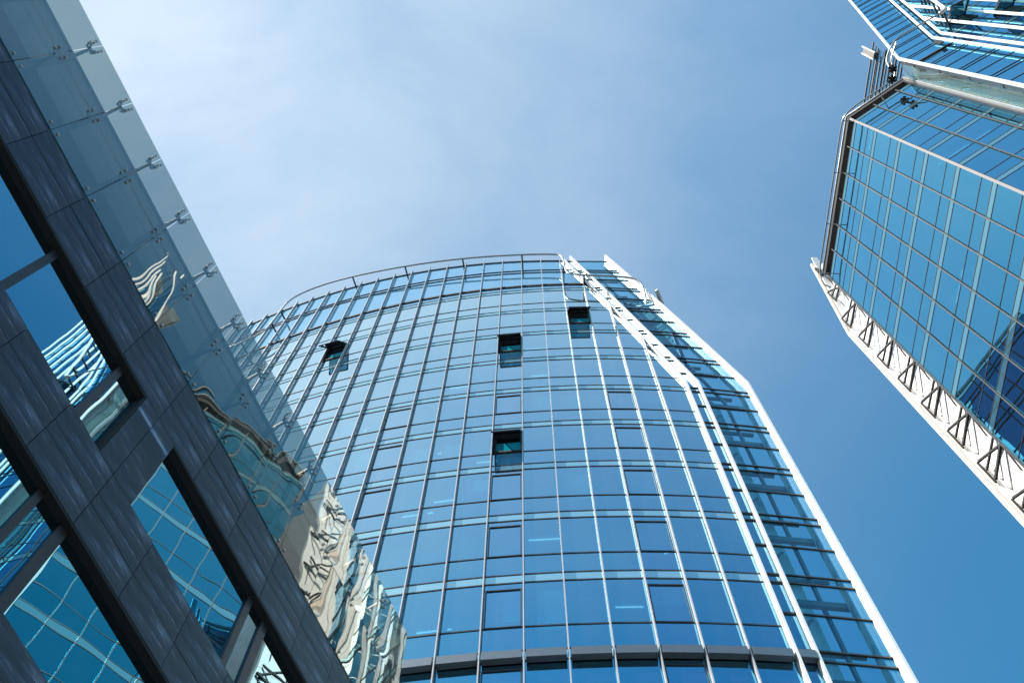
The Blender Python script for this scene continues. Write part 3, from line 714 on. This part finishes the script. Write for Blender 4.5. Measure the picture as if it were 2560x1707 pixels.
# rail of the cleaning machine over the pipes
RC = [(0.1, 65.0, 1.0), (.35, 65.4, 1.0), (1.3, 65.4, 1.0), (3.3, 65.4, 1.0), (3.75, 65.6, 1.0), (3.85, 66.2, 1.0), (5.7, 75.5, 1.0), (7.5, 84.6, 1.0)]
cp_ = [np.array([20.99, 4.47, 63.64 + EYE]), np.array([20.95, 4.38, 64.3 + EYE]), np.array([21.0, 4.0, 65.1 + EYE]), Cf.at(.5, 65.4, 1.0), Cf.at(1.3, 65.4, 1.0), Cf.at(3.3, 65.4, 1.0)]
m = MB(); m.tube(chaikin(cp_, 3), .045, 8); rail = m.build('cleaning_rail', M['steel'], ptower, smooth=True)
m = MB(); m.tube([Cf.at(*p) for p in chaikin([np.array(p) for p in RC[3:]], 2)], .11, 10); m.build('rail_pipe', M['white'], rail, smooth=True)
for u, h in ((3.6, 65.8), (4.1, 67.9), (4.55, 70.1), (5.0, 72.3), (5.5, 74.6), (6.0, 77)):
    m = MB(); m.bar(Cf.at(u, h, 1.0), Cf.at(u, h, .02), .12, .10, (0, 0, 1)); m.build('rail_bracket', M['dark'], rail)
# hanging dark strap plate near the knee
m = MB(); m.bar(Cf.at(1.75, 63.0, .25), Cf.at(1.75, 61.9, .25), .22, .06, t3); m.build('dark_plate', M['black'], ptower)
# two windows pushed open
for (u, h) in ((UC[2] + .03, 68.55), (UC[3] + .03, 64.65)) if False else ((UC[1] + .05, 66.6), (UC[2] + .05, 62.7)):
    sm = MB(); Hh = 2.1; th = math.radians(32)
    q = lambda du, s_, o=0: Cf.at(u + du, h - s_ * math.cos(th), .02 + s_ * math.sin(th) + o)
    for a_, b_ in (((0, 0), (1.06, 0)), ((0, Hh), (1.06, Hh)), ((0, 0), (0, Hh)), ((1.06, 0), (1.06, Hh))): sm.bar(q(*a_), q(*b_), .09, .09, (0, 0, 1) if a_[1] == b_[1] else (1, 0, 0))
    fo = sm.build('open_sash', M['dark'], ptower)
    pm = MB(); pm.poly([q(0, 0), q(1.06, 0), q(1.06, Hh), q(0, Hh)]); pm.build('pane', M['glass'], fo)
    dk = MB(); dk.poly([Cf.at(u, h, .03), Cf.at(u + 1.06, h, .03), Cf.at(u + 1.06, h - Hh, .03), Cf.at(u, h - Hh, .03)]); dk.build('opening', M['black'], fo)
# roof and back walls
m = MB(); q = [Cf.at(2.7, 0, -.2), Cf.at(UC[-1], 0, -.2), np.array([48., -2, EYE]), np.array([40., 14, EYE]), np.array([24.5, 8, EYE])]
lo_ = [p + np.array([0, 0, 64.7]) for p in q]; q2 = [Cf.at(9.0, 97, -.2), Cf.at(UC[-1], 97, -.2), np.array([48., -2, EYE + 97]), np.array([40., 14, EYE + 97]), np.array([34.5, 8, EYE + 97])]
m.prism([p + [0, 0, .0] for p in q[:5]], lo_); m.build('rear_wall', M['slab'], ptower)
# west screen above the block roof: long horizontal tubes with glass blades and cross pieces
Wx = Face(lambda u: (22.0 - .0379 * u, 5.0 + .9993 * u)); Wx.side = 1
if Wx.n(0)[1][0] > 0: Wx.side = -1
for i, (h, r, u0) in enumerate(((71.1, .05, -1.62), (70.45, .03, -1.4), (70.0, .05, -1.3), (69.75, .03, -1.2), (69.2, .05, -.85), (68.5, .06, -1.3), (68.0, .04, -1.2), (67.4, .05, -1.2), (66.9, .03, -1.0), (66.4, .05, -1.0), (65.8, .04, -.9), (65.2, .05, -.9))):
    m = MB(); m.bar(Wx.at(u0, h), Wx.at(4.2, h), r * 2, r * 1.6, (0, 0, 1)); m.build('screen_tube', M['brown' if i % 2 else 'mull'], ptower)
for i, (h0, h1) in enumerate(((71.05, 70.4), (70.0, 69.3), (69.1, 68.6), (68.4, 67.5), (67.3, 66.5), (66.3, 65.3))):
    m = MB(); m.poly([Wx.at(-1.2, h0, -.03), Wx.at(4.2, h0, -.03), Wx.at(4.2, h1, -.03), Wx.at(-1.2, h1, -.03)]); m.build('screen_blade', M['strip_glass'], ptower)
for u in (-.4, 1.0, 2.4, 3.6):
    m = MB(); m.bar(Wx.at(u, 71.15, -.04), Wx.at(u, 69.3, -.04), .05, .05, (0, 1, 0)); m.build('screen_post', M['dark'], ptower)
    m = MB(); m.bar(Wx.at(u + .3, 69.2, -.04), Wx.at(u + .3, 65, -.04), .05, .05, (0, 1, 0)); m.build('screen_post', M['dark'], ptower)

# maintenance cradle hanging on the west screen
cr = thing('maintenance_cradle', 'small ribbed metal cradle with bright rails hanging beside the pipe tower', 'maintenance cradle', tuple(Wx.at(-1, 70.6, .2)))
m = MB(); a0 = [Wx.at(-1.2, 71.9, .05), Wx.at(-.82, 71.75, .05), Wx.at(-.66, 69.6, .05), Wx.at(-1.06, 69.5, .05)]
m.prism(a0, [p + np.array([-.30, 0, 0]) for p in a0]); m.build('body', painted('ribbed_grey_metal', (0.08, 0.07, 0.065), 0.5, .2, .4, 8.0, (1, 1, 6)), cr)
for (p, q) in (((-1.27, 72.0), (-1.08, 69.3)), ((-.86, 71.9), (-.66, 69.4))):
    m = MB(); m.bar(Wx.at(p[0], p[1], .38), Wx.at(q[0], q[1], .38), .07, .07, (0, 1, 0)); m.build('rail', M['white'], cr)

# floodlight clusters at the meeting of the rails
def flood(P, label):
    t_ = thing('floodlight_cluster', label, 'floodlight', tuple(P), 'floodlight clusters on the cleaning rail')
    for i in range(6):
        a = i * math.pi / 3 + .4; d = np.array([math.cos(a) * .8, math.sin(a) * .8, math.sin(a * 2) * .35]); d /= np.linalg.norm(d)
        m = MB(); m.tube([np.array(P) + d * .05, np.array(P) + d * .16, np.array(P) + d * .25], .075 if i % 2 else .09, 8); m.build('lamp_head', M['black'], t_)
    m = MB(); m.tube([np.array(P) + [0, 0, -.12], np.array(P) + [0, 0, .12]], .13, 8); m.build('hub', M['black'], t_)
flood((20.99, 4.47, 63.64 + EYE), 'dark six-headed floodlight cluster nearer the piped tower')
flood((21.03, 5.03, 63.63 + EYE), 'dark six-headed floodlight cluster next to the end of the block rail')

# ================================================================ dark stone building on the left
kL = 7.0 / 6.0
nL = np.array([.9133, -.4073]); dL = np.array([.4073, .9133])
Lf = Face(lambda u: tuple(-nL * 7.0 + dL * u * kL)); Lf.side = 1        # u, h in the units of the survey; x kL metres
if Lf.n(0)[1][0] < 0: Lf.side = -1
LA = lambda s, h, o=0.0: Lf.at(s, h * kL, o)
stoneb = bpy.data.objects.new('stone_building', None); C.objects.link(stoneb)
stoneb['label'] = 'dark streaked stone building with recessed windows and a clear glass screen on top'; stoneb['category'] = 'building'
ang = math.atan2(dL[1], dL[0]); stoneb.location = tuple(LA(3, 0)[:2]) + (0,)
# stone parts get a local frame along the facade, so that the streaks follow the courses
def LB(s0, s1, h0, h1, o0, o1, name, mat, parent=stoneb, label=None):
    """box in facade coordinates as an object with its own axes: x along the facade, y out, z up"""
    me = bpy.data.meshes.new(name); L_ = (s1 - s0) * kL; H_ = (h1 - h0) * kL
    v = [(x, y, z) for z in (0, H_) for y in (o0, o1) for x in (0, L_)]
    f = [(0, 1, 3, 2), (4, 6, 7, 5), (0, 4, 5, 1), (2, 3, 7, 6), (0, 2, 6, 4), (1, 5, 7, 3)]
    me.from_pydata(v, [], f); me.update(); me.materials.append(M[mat])
    ob = bpy.data.objects.new(name, me); C.objects.link(ob)
    p = LA(s0, h0); n_ = Lf.n(0)[1]
    mw = Matrix(((dL[0], n_[0], 0, p[0]), (dL[1], n_[1], 0, p[1]), (0, 0, 1, p[2]), (0, 0, 0, 1)))
    pw = Matrix.Translation(parent.location) if parent is stoneb else parent['_mw_']
    ob.parent = parent; ob.matrix_parent_inverse = Matrix.Translation(-stoneb.location); ob.matrix_basis = mw
    if label: ob['label'] = label
    return ob
SB, SE = -5.0, 9.25
bands = [(12.40, 13.60, (13.09, 12.855)), (9.69, 10.80, (10.36, 10.14)), (6.92, 8.12, (7.66, 7.43)), (4.2, 5.4, (4.9,)), (-1.3, 2.7, (1.4, 0.2))]
GJ = .008
vj = [.30 + .895 * k for k in range(-6, 11)]
def slabs(s0, s1, h0, h1, hj, shift=0.0, th=.28):
    cuts_h = [h0] + sorted(hj) + [h1]
    for a, b in zip(cuts_h[:-1], cuts_h[1:]):
        xs = [s0] + [v + shift for v in vj if s0 + .05 < v + shift < s1 - .05] + [s1]
        for c, d in zip(xs[:-1], xs[1:]):
            j = random.uniform(-.003, .003)
            LB(c + (GJ if c > s0 else 0), d, a + (GJ if a > h0 else 0), b, -th, j, 'stone_slab', 'stone')
for (h0, h1, hj) in bands: slabs(SB, SE, h0, h1, hj)
# dark backing in the joints
for (h0, h1, hj) in bands: LB(SB, SE - .01, h0 + .01, h1 - .01, -.30, -.03, 'joint_backing', 'black')
rows = [(10.80, 12.40, [(SB, 2.70), (3.38, SE)]), (8.12, 9.69, [(SB, SE)]), (5.4, 6.92, [(SB, SE)]), (2.7, 4.2, [(SB, SE)])]
slabs(2.70, 3.38, 10.81, 12.39, (), .0)
# a course joint on the pier
rec = .13
for ri, (h0, h1, wl) in enumerate(rows):
    for (a, b) in wl:
        g_ = LB(a, b, h0, h1, -rec - .02, -rec, 'window_pane', 'win_glass')
        LB(a, b, h1 - .045, h1 + .02, -rec, -.005, 'window_head', 'black')
        LB(a, b, h0 - .02, h0 + .02, -rec, -.05, 'window_sill', 'black')
        if b < SE: LB(b - .035, b, h0, h1, -rec, -.01, 'window_reveal', 'black')
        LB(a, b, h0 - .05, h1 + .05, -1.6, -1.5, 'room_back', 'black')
mul = {0: [(.67, .77), (2.20, 2.30), (-1.4, -1.3), (5.57, 5.68), (5.95, 6.09), (7.6, 7.7)], 1: [(2.52, 2.61), (2.93, 3.06), (5.2, 5.3), (.2, .3)], 2: [(4.2, 4.3), (6.0, 6.1)], 3: [(4, 4.1)]}
for r_, l in mul.items():
    for (a, b) in l: LB(a, b, rows[r_][0], rows[r_][1], -rec, -rec + .035, 'window_mullion', 'brown')
# parapet: wall behind, glass screen, point fittings and outriggers
e_ = .35 * kL
LB(SB, SE - .2, 13.5, 14.55, -e_ - .3, -e_ - .12, 'parapet_wall', 'wallmetal')
LB(SB, SE - .2, 14.55, 14.95, -e_ - .3, -e_ - .22, 'parapet_recess', 'wallblue')
LB(SB, SE - .2, 14.95, 16.30, -e_ - .3, -e_, 'parapet_fascia', 'wallmetal')
LB(SB, SE - .2, 16.30, 16.36, -e_ - .35, -e_ + .03, 'parapet_coping', 'wallblue')
for s_ in (15.6, 15.9): LB(SB, SE - .2, s_, s_ + .012, -e_, -e_ + .004, 'fascia_joint', 'wallblue')
LB(SB, SE, 13.60, 13.66, -e_ - .3, -.06, 'shadow_gap', 'black')
for i, v in enumerate(vj):
    if v < 9: LB(v - .05, v + .05, 13.66, 16.25, -e_ - .02, -e_ + .02, 'wall_post', 'wallblue')
    if v < 9: LB(v - .32, v + .25, 13.8, 14.4, -e_ - .11, -e_ - .09, 'parapet_vent', 'wallblue')
sg = [v for v in vj] + [SE]
sg = [s for s in sg if s <= SE]
for a, b in zip(sg[:-1], sg[1:]):
    for (h0, h1) in ((13.655, 15.085), (15.095, 16.66)):
        o_ = random.uniform(-.004, .004)
        LB(a + .006, b - .004, h0, h1, -.012 + o_, o_, 'screen_pane', 'screen')
LB(SE - .01, SE, 13.6, 16.66, -e_, -.0, 'screen_return', 'screen')
nLv = np.array([nL[0], nL[1], 0]); dLv = np.array([dL[0], dL[1], 0]); Zv = np.array([0, 0, 1.0])
def disc(m, p, n, r, th, k=10):
    u = np.cross(n, Zv); u /= np.linalg.norm(u); v = np.cross(n, u)
    ra = [p + r * (math.cos(2 * math.pi * i / k) * u + math.sin(2 * math.pi * i / k) * v) for i in range(k)]
    m.prism(ra, [q + n * th for q in ra])
for s in sg:
    if s > SE - .1 or s < -3.4: continue
    # top outrigger with four fingers
    P = LA(s, 16.36, -.10); Q = LA(s, 16.22, -e_)
    m = MB(); m.bar(Q, P, .07, .05, Zv); m.bar(LA(s, 16.36, -.2), LA(s + .03, 15.95, -e_), .05, .04, Zv)
    arm = m.build('outrigger', M['bronze'], stoneb)
    m = MB()
    for (du, dh) in ((-.075, .12), (.075, .12), (-.075, -.10), (.075, -.10)):
        m.tube([P, LA(s + du * .8, 16.36 + dh * .7, -.09), LA(s + du, 16.36 + dh, -.03)], .022, 6)
    m.build('spider', M['dark'], arm)
    m = MB()
    for (du, dh) in ((-.075, .12), (.075, .12), (-.075, -.10), (.075, -.10)): disc(m, LA(s + du, 16.36 + dh, .005), nLv, .028, .015)
    m.build('bolt', M['steel'], arm)
    # middle four-point fitting
    m = MB(); P = LA(s, 15.09, -.12)
    m.bar(LA(s, 15.09, -e_), P, .04, .04, Zv)
    for (du, dh) in ((-.075, .085), (.075, .085), (-.075, -.085), (.075, -.085)): m.tube([P, LA(s + du, 15.09 + dh, -.02)], .014, 6)
    sp = m.build('spider', M['ledge'], stoneb)
    m = MB()
    for (du, dh) in ((-.075, .085), (.075, .085), (-.075, -.085), (.075, -.085)): disc(m, LA(s + du, 15.09 + dh, .005), nLv, .026, .015)
    m.build('bolt', M['steel'], sp)
    m = MB()
    for du in (-.085, .085): disc(m, LA(s + du, 13.76, .005), nLv, .026, .015)
    m.build('bolt', M['steel'], stoneb)
# roof and body
m = MB(); q = [LA(SB, 0, -1.7), LA(SE - .1, 0, -1.7), LA(SE - .1, 0, -16), LA(SB, 0, -16)]
for p in q: p[2] = 0
m.prism(q, [p + np.array([0, 0, 13.6 * kL + EYE]) for p in q]); m.build('rear_wall', M['slab'], stoneb)
m = MB(); q = [LA(SE - .1, 0, -.3), LA(SE, 0, -.3), LA(SE, 0, -16), LA(SE - .1, 0, -16)]
for p in q: p[2] = 0
m.prism(q, [p + np.array([0, 0, 13.6 * kL + EYE]) for p in q]); m.build('end_wall', M['stone'], stoneb)
